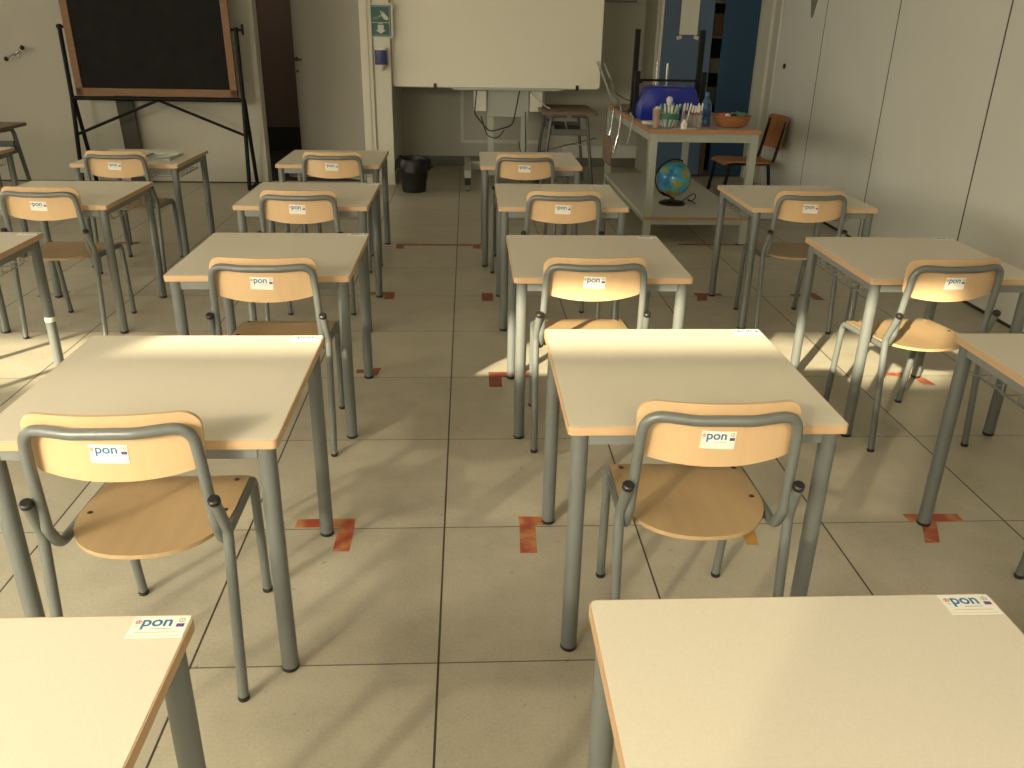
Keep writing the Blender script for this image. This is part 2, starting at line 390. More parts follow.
# ------------------------------------------------------------------ school chair (origin between the rear feet, faces +y)
def make_chair():
    t = thing('school_chair', '', 'chair')
    # seat
    def outline(s):
        pts = []
        hw = .173*s; yf, yr, ys = .378, .030, .205
        pts.append((-hw*.985, yf)); pts.append((-hw*.97, yf+.004)); pts.append((hw*.97, yf+.004)); pts.append((hw*.985, yf))
        for k in range(17):
            a = -PI*k/16
            pts.append((hw*math.copysign(abs(math.cos(a))**.85, math.cos(a)), ys+(ys-yr)*math.sin(a)*1.0))
        return pts
    out = outline(1)
    b = new(); c = Vector((0, .20)); rings = []
    def zs(x, y): return .401-.010*math.exp(-((x/.12)**2+((y-.19)/.13)**2))-.010*max(0, (y-.33)/.05)**2
    for z_off in (0, -.010):
        rr = []
        for s in (1, .85, .65, .4, .2):
            rr.append([b.verts.new((c.x+(x-c.x)*s, c.y+(y-c.y)*s, zs(c.x+(x-c.x)*s, c.y+(y-c.y)*s)+z_off)) for x, y in out])
        cv = b.verts.new((c.x, c.y, zs(c.x, c.y)+z_off)); n = len(out)
        for a, d in zip(rr, rr[1:]):
            for k in range(n): b.faces.new((a[k], a[(k+1) % n], d[(k+1) % n], d[k]))
        for k in range(n): b.faces.new((rr[-1][k], rr[-1][(k+1) % n], cv))
        rings.append(rr[0])
    for k in range(n): b.faces.new((rings[0][k], rings[0][(k+1) % n], rings[1][(k+1) % n], rings[1][k]))
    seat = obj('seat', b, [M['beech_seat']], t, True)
    for x, y in ((-.146, .345), (.146, .345), (-.152, .205), (.152, .205)):
        b = new(); lathe(b, [(.0065, 0), (.006, .002), (.003, .003)], (x, y, zs(x, y)-.0005), 12); obj('rivet', b, M['rivet'], seat, True)
    # backrest
    zt, zb, hw = .728, .575, .178
    def yb(x, z): return .066-.030*(1-(x/hw)**2)-.08*(z-.60)
    xs = [-hw+hw*(1-math.cos(PI*k/32)) for k in range(33)]
    b = new(); fr, bk = [], []
    nz = 8
    for x in xs:
        ax = abs(x)
        t_ = zt-.004*(1-(ax/hw)**2)*0
        r1 = .042; d = max(0, ax-(hw-r1)); top = zt-(r1-math.sqrt(max(0, r1*r1-d*d)))
        r2 = .022; d = max(0, ax-(hw-r2)); bot = zb+.020*(ax/hw)**2.2+(r2-math.sqrt(max(0, r2*r2-d*d)))
        cf, cb_ = [], []
        for j in range(nz+1):
            z = bot+(top-bot)*j/nz; xx = x*(1-.05*(zt-z)/(zt-zb)); y = yb(x, z)
            cf.append(b.verts.new((xx, y+.0045, z))); cb_.append(b.verts.new((xx, y-.0045, z)))
        fr.append(cf); bk.append(cb_)
    for i in range(32):
        for j in range(nz):
            b.faces.new((fr[i][j], fr[i+1][j], fr[i+1][j+1], fr[i][j+1])); b.faces.new((bk[i][j], bk[i][j+1], bk[i+1][j+1], bk[i+1][j]))
        b.faces.new((fr[i][0], bk[i][0], bk[i+1][0], fr[i+1][0])); b.faces.new((fr[i][nz], fr[i+1][nz], bk[i+1][nz], bk[i][nz]))
    for i in (0, 32):
        for j in range(nz): b.faces.new((fr[i][j], fr[i][j+1], bk[i][j+1], bk[i][j]))
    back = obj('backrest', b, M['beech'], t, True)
    b = sticker_bm(.074, .043)
    mt = Matrix.Translation((-.004, yb(0, .645)-.0052, .643)) @ Matrix.Rotation(R(90), 4, 'X') @ Matrix.Rotation(R(-2), 4, 'Z')
    bmesh.ops.transform(b, matrix=mt, verts=b.verts)
    # follow the curve of the backrest
    for v in b.verts: v.co.y += yb(v.co.x, v.co.z)-yb(0, .645)
    obj('label_sticker', b, STM, back)
    # bent frame: back hoop running into the seat rails
    rt = .0120
    def side(s): return [(s*.172, .345, .379), (s*.174, .095, .388), (s*.174, .060, .45), (s*.169, .040, .61), (s*.163, .030, .702)]
    L = side(-1); Rr = side(1)[::-1]
    mid = [(-.06, .006, .698), (.06, .006, .698)]
    pts = L+mid+Rr
    rad = [0, .05, .02, .05, .060, .12, .12, .060, .05, .02, .05, 0]
    # smooth hoop
    pl = fillet(pts, rad, 7)
    b = new(); tube(b, pl, rt, 14); obj('back_frame', b, M['steel'], t, True)
    b = new(); tube(b, [(-.165, .26, .377), (.165, .26, .377)], .008, 10); tube(b, [(-.168, .15, .380), (.168, .15, .380)], .008, 10); obj('crossbar', b, M['steel'], t, True)
    for s in (-1, 1):
        p = fillet([(s*.172, .335, .379), (s*.172, .392, .377), (s*.166, .430, .008)], .032, 7)
        b = new(); tube(b, p, rt, 14); l = obj('leg', b, M['steel'], t, True)
        b = new(); lathe(b, [(.0120, 0), (.0135, .003), (.0135, .010), (.0125, .012)], (s*.166, .430, 0), 14); obj('foot_cap', b, M['black'], l, True)
        p = fillet([(s*.192, .026, .008), (s*.193, .072, .430), (s*.187, .030, .528)], .05, 7)
        b = new(); tube(b, p, rt, 14); tube(b, [(s*.174, .055, .49), (s*.190, .052, .49)], .004, 6); tube(b, [(s*.174, .070, .43), (s*.195, .070, .43)], .004, 6)
        l = obj('leg', b, M['steel'], t, True)
        b = new(); d = (Vector((s*.187, .030, .528))-Vector((s*.193, .072, .430))).normalized(); q = Vector((s*.187, .030, .528))
        tube(b, [q-d*.004, q+d*.006, q+d*.009], [.0132, .0132, .010], 14); obj('end_cap', b, M['black'], l, True)
        b = new(); lathe(b, [(.0120, 0), (.0135, .003), (.0135, .010), (.0125, .012)], (s*.192, .026, 0), 14); obj('foot_cap', b, M['black'], l, True)
    return t

desk0 = make_desk(); chair0 = make_chair()
DG = 'school desks set out in rows'; CG = 'school chairs tucked behind the desks'
row = {0: 'nearest the camera', 1: 'in the second row', 2: 'in the third row', 3: 'in the fourth row', 4: 'in the last row'}
desks = [
 (-.645, .700, 0, 'grey-topped school desk cut by the lower left corner of the photo'),
 (.575, .718, 0, 'grey-topped school desk cut by the lower right corner, its label by the far edge'),
 (-.642, 1.900, 0, 'big grey-topped school desk left of the aisle, behind the lower left one'),
 (.611, 1.953, 0, 'grey-topped school desk with a peeling orange tape mark at its far left foot'),
 (1.811, 1.915, 0, 'grey-topped school desk half cut by the right edge, orange tape under its far leg'),
 (-.648, 3.130, 0, 'grey-topped school desk left of the aisle, third from the camera, one leg sunlit'),
 (.551, 3.120, 0, 'grey-topped school desk right of the aisle with a sunlit patch of floor before it'),
 (1.822, 3.117, 0, 'grey-topped school desk close to the panelled wall with a turned sunlit chair'),
 (-1.956, 3.115, 0, 'grey-topped school desk cut by the left edge, white strip low on its leg'),
 (-.715, 4.310, 0, 'grey-topped school desk left of the aisle, fourth from the camera'),
 (.540, 4.325, 0, 'grey-topped school desk right of the aisle, fourth from the camera'),
 (1.785, 4.345, 0, 'grey-topped school desk standing in front of the supply table and globe'),
 (-1.915, 4.290, 0, 'left row school desk right in front of the one with papers on it'),
 (-.775, 5.545, 0, 'small-looking grey school desk in front of the open doorway, beside the bin'),
 (.470, 5.550, 0, 'small-looking grey school desk in front of the whiteboard stand'),
 (-1.965, 5.490, 0, 'grey school desk below the blackboard with a tray and papers on top'),
 (-3.230, 5.520, 0, 'corner of a grey school desk at the left edge, below the brown-topped desk'),
]
for i, (x, y, a, lab) in enumerate(desks):
    if i == 0:
        desk0.location = (x, y, 0); desk0['label'] = lab; desk0['group'] = DG
    else: dup(desk0, (x, y, 0), a, lab, DG)
chairs = [
 (-.636, 1.482, R(1.0), 'beech school chair at the big left desk, largest chair in the lower left'),
 (.607, 1.524, R(-1.2), 'beech school chair right of the aisle in the second row, largest on the right'),
 (1.830, 1.490, 0, 'school chair whose front leg shows at the right edge'),
 (-.600, 2.668, R(0), 'beech school chair left of the aisle behind the big left desk'),
 (.508, 2.688, R(1), 'beech school chair right of the aisle with striped shade across its sunlit seat'),
 (1.770, 2.690, R(5.5), 'beech school chair turned askew near the panelled wall, seat in full sun'),
 (-.702, 3.850, R(0), 'beech school chair left of the aisle at the fourth desk'),
 (.527, 3.890, R(0), 'beech school chair right of the aisle at the fourth desk'),
 (1.741, 3.950, R(1), 'beech school chair in front of the supply table, by the right wall'),
 (-1.872, 3.880, R(-2), 'beech school chair at the left edge, its backrest cut by the frame'),
 (-.726, 5.070, R(0), 'small-looking beech school chair in front of the open doorway'),
 (.420, 5.075, R(0), 'small-looking beech school chair in front of the whiteboard stand'),
 (-1.965, 5.020, R(-1), 'beech school chair below the blackboard'),
]
for i, (x, y, a, lab) in enumerate(chairs):
    if i == 0:
        chair0.location = (x, y, 0); chair0.rotation_euler = (0, 0, a); chair0['label'] = lab; chair0['group'] = CG
    else: dup(chair0, (x, y, 0), a, lab, CG)

# white strip on the leg of the left-edge desk
b = new(); lx, ly = -1.956+W/2-.031, 3.115+D/2-.031
lathe(b, [(.0204, .265), (.0212, .266), (.0212, .285), (.0204, .286)], (lx, ly, 0), 20, close=False)
tag(obj('adhesive_strip', b, M['white_pl'], None, True), 'white adhesive strip wrapped round the leg of the left-edge desk', 'strip')

# ------------------------------------------------------------------ room shell
XL, XR, YB, YF, YF2, ZC = -6.2, 2.95, -1.2, 8.18, 9.40, 3.2
b = new(); box(b, XL, 3.4, YB-.2, 11.2, -.10, 0); struct('floor', b, M['floor'])
b = new(); box(b, XL-.2, XR+.5, YB-.2, 11.2, ZC, ZC+.1); struct('ceiling', b, M['ceiling'])
b = new(); box(b, XL-.15, XL, YB-.15, 1.8, 0, ZC); box(b, XL-.15, XL, 7.4, YF+.15, 0, ZC); box(b, XL-.15, XL, 1.8, 7.4, 0, 1.0); box(b, XL-.15, XL, 1.8, 7.4, 2.5, ZC); struct('wall_left', b, M['wall'])
w = bpy.data.objects.new('window_4', None); COL.objects.link(w); w['kind'] = 'structure'  # unseen side window, added to go with the side fill light
b = new()
for a in ((1.8, 7.4, 1.0, 1.04), (1.8, 7.4, 2.46, 2.5), (1.8, 1.84, 1.04, 2.46), (7.36, 7.4, 1.04, 2.46), (4.58, 4.62, 1.04, 2.46)): box(b, XL-.11, XL-.05, *a)
obj('window_frame', b, M['white_pl'], w)
b = new(); box(b, XL-.09, XL-.08, 1.84, 7.36, 1.04, 2.46); obj('roller_blind', b, M['paper'], w)
# front wall left of the doorway, above it, and the pilaster beside it
b = new(); box(b, XL, -1.82, YF, YF+.15, 0, ZC); box(b, -1.82, -.87, YF, YF+.15, 2.15, ZC); box(b, -.78, -.62, YF, YF+.15, 0, ZC); struct('wall_front', b, M['wall'])
b = new(); box(b, -.765, -.62, YF-.012, YF, 0, ZC, .002); struct('trim_1', b, M['frame'])
b = new(); box(b, -.77, -.62, YF+.15, YF2+.15, 0, ZC); struct('wall_recess_side', b, M['wall'])
b = new(); box(b, -.62, 2.1, YF2, YF2+.15, 0, ZC); struct('wall_recess', b, M['wall'])
b = new(); box(b, 1.925, 1.955, 8.80, YF2, 0, ZC); struct('wall_return', b, M['wall'])
b = new(); box(b, -.62, 1.925, YF2-.015, YF2, 0, .10); struct('baseboard_recess', b, M['basebd'])
b = new(); box(b, -.62, -.608, YF+.0, YF2-.015, 0, .08); struct('baseboard_recess_side', b, M['basebd'])
b = new(); box(b, XL, -1.82, YF-.004, YF, 0, .012); struct('baseboard_front', b, M['dark_basebd'])
# moulded rectangles and cable trunking on the recessed wall
def frame_rect(bm, x0, x1, z0, z1, w, y0, y1):
    box(bm, x0, x1, y0, y1, z0, z0+w); box(bm, x0, x1, y0, y1, z1-w, z1); box(bm, x0, x0+w, y0, y1, z0+w, z1-w); box(bm, x1-w, x1, y0, y1, z0+w, z1-w)
b = new(); frame_rect(b, .0, 0.90, .24, .92, .035, YF2-.018, YF2); struct('trim_2', b, M['panel'])
b = new(); frame_rect(b, .98, 1.90, .24, .92, .03, YF2-.012, YF2); struct('trim_3', b, M['wall'])
b = new(); box(b, 1.10, 1.925, YF2-.05, YF2-.0, .10, .235, .004); struct('trim_4', b, M['panel'])
# partition on the right: panels with dark joints
def split_wall():
    ys = [YB-.15, -.28, .97, 2.215, 3.465, 4.708, 5.955, 7.19, 8.20]
    b = new()
    for a, c in zip(ys, ys[1:]): box(b, XR, XR+.06, a+.0075, c-.0075, .02, ZC)
    return struct('wall_right', b, M['panel'])
split_wall()
b = new(); box(b, XR+.002, XR+.12, YB-.15, 8.20, 0, ZC); struct('wall_right_core', b, M['panel_gap'])
b = new(); box(b, XR+.004, XR+.03, YB-.15, 8.20, 0, .024); struct('baseboard_right', b, M['dark_basebd'])
b = new(); box(b, XR-.012, XR+.06, 8.20, 8.23, 0, ZC, .002); struct('trim_5', b, M['white_pl'])
b = new(); box(b, XR+.03, XR+.15, 8.23, 8.50, 0, ZC); struct('trim_6', b, M['wall'])
b = new(); box(b, XR+.002, XR+.15, 8.50, 8.82, 0, ZC, .003); struct('trim_7', b, M['frame'])
b = new(); box(b, XR-.018, XR+.002, 8.775, 8.80, 0, ZC, .002); struct('trim_8', b, M['grey_pl'])
b = new(); box(b, 2.1, XR+.2, 9.40, 9.55, 0, ZC); struct('wall_alcove', b, M['wall'])
# back wall behind the camera with high glazed openings
ZG0, ZG1 = 2.365, 2.70
def back_wall():
    b = new(); y0, y1 = YB-.12, YB
    box(b, XL, XR, y0, y1, 0, 1.0); box(b, XL, XR, y0, y1, ZG1, ZC)
    box(b, XL, -6.0, y0, y1, 1.0, ZG1); box(b, -4.35, -3.25, y0, y1, 1.0, ZG1); box(b, -.95, -.35, y0, y1, 1.0, ZG1); box(b, -.35, 2.55, y0, y1, 2.3, ZG1); box(b, 2.55, XR, y0, y1, 1.0, ZG1)
    return struct('wall_back', b, M['wall'])
back_wall()
for k, (x0, x1) in enumerate(((-6.0, -4.35), (-3.25, -.95))):
    w = bpy.data.objects.new('window_%d' % (k+1), None); COL.objects.link(w); w['kind'] = 'structure'
    b = new(); y0, y1 = YB-.09, YB-.04
    box(b, x0-.0, x0+.03, y0, y1, 1.0, ZG1); box(b, x1-.03, x1, y0, y1, 1.0, ZG1); box(b, x0, x1, y0, y1, ZG0-.03, ZG0); box(b, x0, x1, y0, y1, 1.0, 1.04)
    obj('window_frame', b, M['white_pl'], w)
    b = new(); box(b, x0+.03, x1-.03, YB-.070, YB-.066, 1.04, ZG0-.03); obj('roller_blind', b, M['blind'], w)

w = bpy.data.objects.new('window_3', None); COL.objects.link(w); w['kind'] = 'structure'  # unseen window, added as an opening for the right-hand fill lights
b = new(); frame_rect(b, -.35, 2.55, 1.0, 2.3, .03, YB-.09, YB-.04); obj('window_frame', b, M['white_pl'], w)
b = new(); box(b, -.32, 2.52, YB-.070, YB-.060, 1.03, 2.27); obj('roller_blind', b, M['paper'], w)

# doorway, door leaf and dark corridor
dr = bpy.data.objects.new('door_1', None); COL.objects.link(dr); dr['kind'] = 'structure'; dr.location = (-.885, YF+.10, 0)
b = new(); box(b, .0, .105, -.125, .05, 0, 2.2, .002); box(b, .035, .07, -.135, -.125, 0, 2.2, .002)
obj('door_frame', b, M['frame'], dr)
leafm = Matrix.Rotation(R(180-39), 4, 'Z')
b = new(); box(b, 0, .92, -.02, .02, .01, 2.12, .003, mtx=leafm); lf = obj('door_leaf', b, M['door'], dr)
b = new()
for zz in (1.085,): tube(b, fillet([(.88, .02, zz), (.88, .065, zz), (.77, .065, zz)], .012, 4), .009, 8)
tube(b, [(.88, .02, 1.085), (.88, .028, 1.085)], .022, 12)
tube(b, [(.88, .02, .975), (.88, .034, .975)], .011, 10)
bmesh.ops.transform(b, matrix=leafm, verts=b.verts); obj('door_handle', b, M['rivet'], lf, True)
b = new(); tube(b, [(.015, -.02, .4), (.015, -.02, .5)], .01, 8); bmesh.ops.transform(b, matrix=leafm, verts=b.verts); obj('hinge', b, M['chrome'], lf, True)
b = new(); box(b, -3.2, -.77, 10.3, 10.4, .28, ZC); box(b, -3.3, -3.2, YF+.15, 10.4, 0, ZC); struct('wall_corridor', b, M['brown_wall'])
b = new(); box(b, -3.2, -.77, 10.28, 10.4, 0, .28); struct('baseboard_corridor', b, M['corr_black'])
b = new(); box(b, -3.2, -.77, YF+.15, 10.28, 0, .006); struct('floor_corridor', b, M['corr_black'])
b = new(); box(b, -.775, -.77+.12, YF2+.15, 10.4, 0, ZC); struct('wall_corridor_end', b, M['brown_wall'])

# ------------------------------------------------------------------ floor tape marks
def tape(rects, lab, m='tape'):
    b = new()
    for k, (x0, x1, y0, y1) in enumerate(rects): box(b, x0, x1, y0, y1, .0001+k*.0002, .0004+k*.0002)
    tag(obj('floor_tape', b, M[m]), lab, 'tape', 'tape marks for the desk feet')
def tapep(polys, lab, m='tape'):
    b = new()
    for k, p in enumerate(polys): prism(b, p, .0001+k*.0002, .0004+k*.0002)
    tag(obj('floor_tape', b, M[m]), lab, 'tape', 'tape marks for the desk feet')
tape([(-.462, -.280, 2.225, 2.272), (-.328, -.278, 2.095, 2.225)], 'red and orange tape mark at the far right foot of the big left desk')
tapep([[(.235, 2.222), (.31, 2.222), (.325, 2.245), (.312, 2.270), (.232, 2.275)], [(.228, 2.074), (.279, 2.073), (.284, 2.222), (.234, 2.222)]], 'torn orange tape mark at the desk foot right of the aisle')
tapep([[(1.49, 2.215), (1.668, 2.213), (1.668, 2.260), (1.485, 2.262)], [(1.477, 2.097), (1.524, 2.097), (1.575, 2.215), (1.525, 2.215)]], 'orange tape mark at the foot of the right-edge desk')
tapep([[(.921, 2.099), (.957, 2.099), (.972, 2.19), (.925, 2.19)]], 'yellowish tape scrap under the right front chair', 'tape_y')
tape([(.166, .222, 3.307, 3.475), (.222, .35, 3.42, 3.475)], 'dark red tape mark beside the sunlit patch of floor', 'tape_dull')
tapep([[(-.425, 3.465), (-.36, 3.465), (-.36, 3.51), (-.425, 3.51)], [(-.36, 3.44), (-.328, 3.44), (-.318, 3.526), (-.352, 3.526)]], 'dark red tape mark at the foot of the third desk left of the aisle', 'tape_dull')
tape([(-.49, -.348, 4.63, 4.685), (-.40, -.345, 4.55, 4.63)], 'dark red tape mark left of the aisle at the fourth desk', 'tape_dull')
tape([(.153, .218, 4.52, 4.673)], 'dark red tape square right of the aisle at the fourth desk', 'tape_dull')
tape([(-.425, .165, 5.79, 5.835), (-.425, -.37, 5.70, 5.79), (.11, .165, 5.71, 5.79)], 'long dark red tape line running straight across the aisle', 'tape_dull')
tape([(1.59, 2.10, 5.845, 5.885)], 'long dark red tape line under the supply table edge', 'tape_dull')
tapep([[(1.40, 4.635), (1.565, 4.63), (1.565, 4.675), (1.405, 4.683)], [(1.387, 4.528), (1.445, 4.529), (1.475, 4.635), (1.415, 4.635)]], 'dark red tape mark at the left foot of the desk before the supply table', 'tape_dull')
tapep([[(1.975, 4.62), (2.08, 4.62), (2.08, 4.668), (1.975, 4.668)], [(2.09, 4.552), (2.147, 4.552), (2.135, 4.69), (2.07, 4.69)]], 'dark red tape mark at the right foot of the desk before the supply table', 'tape_dull')
tapep([[(1.98, 3.41), (2.10, 3.41), (2.10, 3.455), (1.98, 3.455)], [(2.10, 3.312), (2.154, 3.312), (2.135, 3.43), (2.085, 3.43)]], 'orange tape mark under the turned chair near the panelled wall')
tapep([[(-2.325, 4.58), (-2.27, 4.58), (-2.26, 4.64), (-2.315, 4.64)], [(-2.26, 4.63), (-2.18, 4.645), (-2.18, 4.685), (-2.26, 4.67)]], 'dark red tape mark at the left foot of the left row desk', 'tape_dull')
tape([(-2.345, -2.20, 5.80, 5.85)], 'dark red tape strip under the desk below the blackboard', 'tape_dull')

# ------------------------------------------------------------------ blackboard on its stand
bb = thing('blackboard', 'large slate blackboard with wooden frame on a black tubular stand', 'blackboard', (-2.65, 7.9, 0))
x0, x1, z0, z1 = -.697, .695, .795, 1.95
tm = Matrix.Translation((0, 0, 1.35)) @ Matrix.Rotation(R(2), 4, 'X') @ Matrix.Translation((0, 0, -1.35))
b = new(); box(b, x0+.05, x1-.05, -.010, .010, z0+.05, z1-.05, mtx=tm); obj('slate', b, M['board'], bb)
b = new()
for a in ((x0, x1, z0, z0+.065), (x0, x1, z1-.065, z1), (x0, x0+.062, z0, z1), (x1-.062, x1, z0, z1)):
    box(b, a[0], a[1], -.018, .018, a[2], a[3], .003, mtx=tm)
obj('board_frame', b, M['board_frame'], bb)
b = new()
for s, x in ((-1, -.738), (1, .740)):
    tube(b, fillet([(x, 0, 1.37), (x, 0, .80), (x+.0*s, -.10, .02)], .05), .0185, 10)
    tube(b, fillet([(x, .005, .80), (x, .04, .74), (x, .20, .02)], .03), .0175, 10)
    tube(b, [(x, -.12, .016), (x, .22, .016)], .014, 8)
tube(b, [(-.738, 0, .775), (.740, 0, .775)], .018, 10)
tube(b, [(0.0, 0, .765), (-.738, -.02, .47)], .0125, 8); tube(b, [(0.0, 0, .765), (.740, -.02, .47)], .0125, 8)
obj('stand', b, M['black_metal'], bb, True)
for s, x, q in ((-1, -.738, .3), (1, .740, 1)):
    b = new(); tube(b, [(x-.05*s, 0, 1.35), (x+.05*s*q, 0, 1.35)], .012, 8); tube(b, [(x+.055*s*q, 0, 1.35-.04*q), (x+.055*s*q, 0, 1.35+.045*q)], [.011, .011], 8)
    obj('pivot_knob', b, M['black_metal'], bb, True)
b = new(); mt = Matrix.Translation((-2.985, 8.085, 0)) @ Matrix.Rotation(R(-3), 4, 'X')@ Matrix.Rotation(R(-3.5), 4, 'Y')
box(b, -.075, .075, -.012, .012, .012, 1.3, .003, mtx=mt)
tag(obj('wooden_plank', b, M['plank']), 'dark plank leaning on the wall behind the blackboard', 'plank')

# coat hook on the wall
hk = thing('coat_hook', 'small metal coat hook with two black knobs on the left wall', 'hook', (-3.92, YF, 1.12))
b = new(); box(b, -.022, .022, -.008, 0, -.035, .035, .004); obj('plate', b, M['chrome'], hk)
for s, z in ((-1, -.045), (1, .05)):
    b = new(); tube(b, fillet([(0, -.006, 0), (s*.04, -.05, z*.4), (s*.072, -.05, z)], .02, 4), .007, 8); a = obj('arm', b, M['chrome'], hk, True)
    b = new(); bmesh.ops.create_uvsphere(b, u_segments=14, v_segments=9, radius=.020, matrix=Matrix.Translation((s*.078, -.05, z))); obj('knob', b, M['black'], a, True)

# ------------------------------------------------------------------ safety sign and dispenser on the pilaster
sg = thing('safety_sign', 'green and white hand cleaning sign on the pilaster', 'sign', (-.695, YF-.012, 1.443)); sg.scale = (1.13, 1, .76)
b = new(); box(b, -.100, .095, -.003, 0, -.185, .19); obj('backing', b, M['sign_white'], sg)
b = new(); box(b, -.085, .080, -.005, -.003, -.17, .165); obj('panel', b, M['green_sign'], sg)
b = new(); y = -.006
def pl(bm, pts, mi=0): prism(bm, pts, -.0065, -.005, mi, 'y')
frm = [(-.075, .070), (-.155, .150)]
for a in ((-.076, .071, .151, .154), (-.076, .071, -.158, -.155), (-.076, -.073, -.158, .154), (.068, .071, -.158, .154), (-.070, .066, -.022, -.016)):
    pl(b, [(a[0], a[2]), (a[1], a[2]), (a[1], a[3]), (a[0], a[3])])
pl(b, [(.000, .065), (.015, .085), (.035, .075), (.058, .040), (.060, .015), (.045, .005), (.022, .025), (.012, .045)])      # hand
for k in range(3): pl(b, [(.002+.012*k, .085+.0*k), (.010+.012*k, .080), (.004+.012*k, .108-.006*k), (-.002+.012*k, .106-.006*k)])
pl(b, [(-.012, .055), (-.005, .060), (-.002, .04), (-.010, .038)])
for z in (.028, .012): pl(b, [(-.062, z), (-.015, z+.012), (-.015, z+.015), (-.062, z+.003)])
pl(b, [(-.025, -.045), (.022, -.045), (.022, -.100), (.040, -.100), (-.0015, -.140), (-.043, -.100), (-.025, -.100)])   # arrow
pl(b, [(-.02, -.036), (.017, -.036), (.012, -.028), (-.015, -.028)])
obj('pictogram', b, M['sign_white'], sg)
dp = thing('soap_dispenser', 'dark blue wall dispenser with a white spout below the green sign', 'dispenser', (-.700, YF-.012, 1.14))
b = new(); prism(b, rounded(-.055, .055, -.085, 0, .025), -.06, .062); o = obj('housing', b, M['disp_blue'], dp, True)
b = new(); prism(b, rounded(-.05, .05, -.075, 0, .02), .062, .078); obj('lid', b, M['white_pl'], dp, True)
b = new(); lathe(b, [(.012, -.115), (.030, -.085), (.042, -.06)], (0, -.045, 0), 16); obj('spout', b, M['white_pl'], dp, True)

# ------------------------------------------------------------------ waste bin
wb = thing('waste_bin', 'black waste bin with a crumpled black bag over its rim', 'bin', (-.42, 7.84, 0)); wb.scale = (1.04, 1.04, 1.12)
b = new(); lathe(b, [(.098, 0), (.103, .004), (.133, .262), (.127, .262), (.100, .02)], seg=32); obj('bucket', b, M['black'], wb, True)
b = new(); seg = 48; rings = []
prof = [(.120, .10), (.132, .255), (.142, .272), (.152, .262), (.158, .235), (.160, .205), (.163, .180)]
for j, (r, z) in enumerate(prof):
    rg = []
    for k in range(seg):
        a = 2*PI*k/seg; w = 0 if j < 2 else (.5+.15*j)
        rr = r+w*.005*math.sin(7*a+j)+w*.004*random.uniform(-1, 1); zz = z+w*.006*math.sin(5*a+1)+w*.005*random.uniform(-1, 1)
        if j == len(prof)-1: zz += .018*math.sin(3*a+2)
        rg.append(b.verts.new((rr*math.cos(a), rr*math.sin(a), zz)))
    rings.append(rg)
for a, c in zip(rings, rings[1:]):
    for k in range(seg): b.faces.new((a[k], a[(k+1) % seg], c[(k+1) % seg], c[k]))
b.faces.new(rings[0][::-1])
obj('bin_liner', b, M['bag'], wb, True)

# ------------------------------------------------------------------ interactive whiteboard on a wheeled stand
iw = thing('whiteboard', 'large white projection board on a pale wheeled stand', 'whiteboard', (.36, 8.3, 0))
b = new(); prism(b, rounded(-.975, .955, .888, 2.06, .03), -.03, .02, 0, 'y'); obj('board', b, M['white'], iw, True)
b = new(); prism(b, rounded(-.982, .962, .880, 2.068, .035), -.024, .026, 0, 'y'); obj('board_rim', b, M['grey_pl'], iw, True)
b = new(); box(b, -.42, .60, -.09, -.03, .868, .882, .003); box(b, -.42, .60, -.092, -.086, .868, .893); obj('pen_tray', b, M['grey_pl'], iw)
for x in (-.585, .745):
    b = new(); box(b, x-.014, x+.014, -.045, .0, .872, .918, .003); obj('clip', b, M['black'], iw)
b = new(); box(b, -.100, .295, .015, .028, .62, .90, .004); obj('mounting_plate', b, M['grey_pl'], iw)
for x in (-.062, .258):
    b = new(); box(b, x-.032, x+.032, .03, .09, .20, .92, .004); obj('post', b, M['grey_pl'], iw)
for x0 in (-.225, .305):
    b = new(); box(b, x0, x0+.118, -.03, .06, .675, .862, .006); obj('speaker_box', b, M['white_pl'], iw)
b = new(); box(b, -.30, .36, .02, .10, .13, .20, .004)
for x in (-.285, .345): box(b, x-.032, x+.032, -.50, .35, .13, .20, .004)
obj('base', b, M['grey_pl'], iw)
for x in (-.285, .345):
    for y in (-.45, .30):
        b = new(); tube(b, [(x, y, .13), (x, y, .105)], .02, 12); box(b, x-.028, x+.028, y-.035, y+.035, .062, .118, .006); c = obj('castor', b, M['black'], iw, True)
        b = new(); tube(b, [(x-.014, y+.01, .036), (x+.014, y+.01, .036)], .036, 18); obj('wheel', b, M['fabric_g'], c, True)
def cable(pts, r, m, lab, name='power_cable', n=8):
    b = new(); tube(b, fillet(pts, .08, n), r, 6); return tag(obj(name, b, M[m], None, True), lab, 'cable')
cable([(.16, 8.20, .865), (.14, 8.17, .66), (.28, 8.15, .50), (.50, 8.17, .56), (.56, 8.20, .865)], .006, 'black', 'black cable looping under the whiteboard')
cable([(.20, 8.18, .64), (.26, 8.15, .46), (.36, 8.14, .44), (.42, 8.16, .52)], .005, 'black', 'short black cable end dangling under the whiteboard')
cable([(.665, 8.22, .85), (.80, 8.14, .74), (.97, 8.10, .66), (1.03, 8.08, .46), (1.12, 8.06, .40), (1.30, 8.04, .43)], .006, 'cord_w', 'pale cable hanging from the whiteboard to the turned brown desk')
cable([(.62, 8.24, .68), (.63, 8.2, .35), (.60, 8.2, .20), (.56, 8.18, .42)], .005, 'black', 'thin black cable drooping beside the whiteboard post')

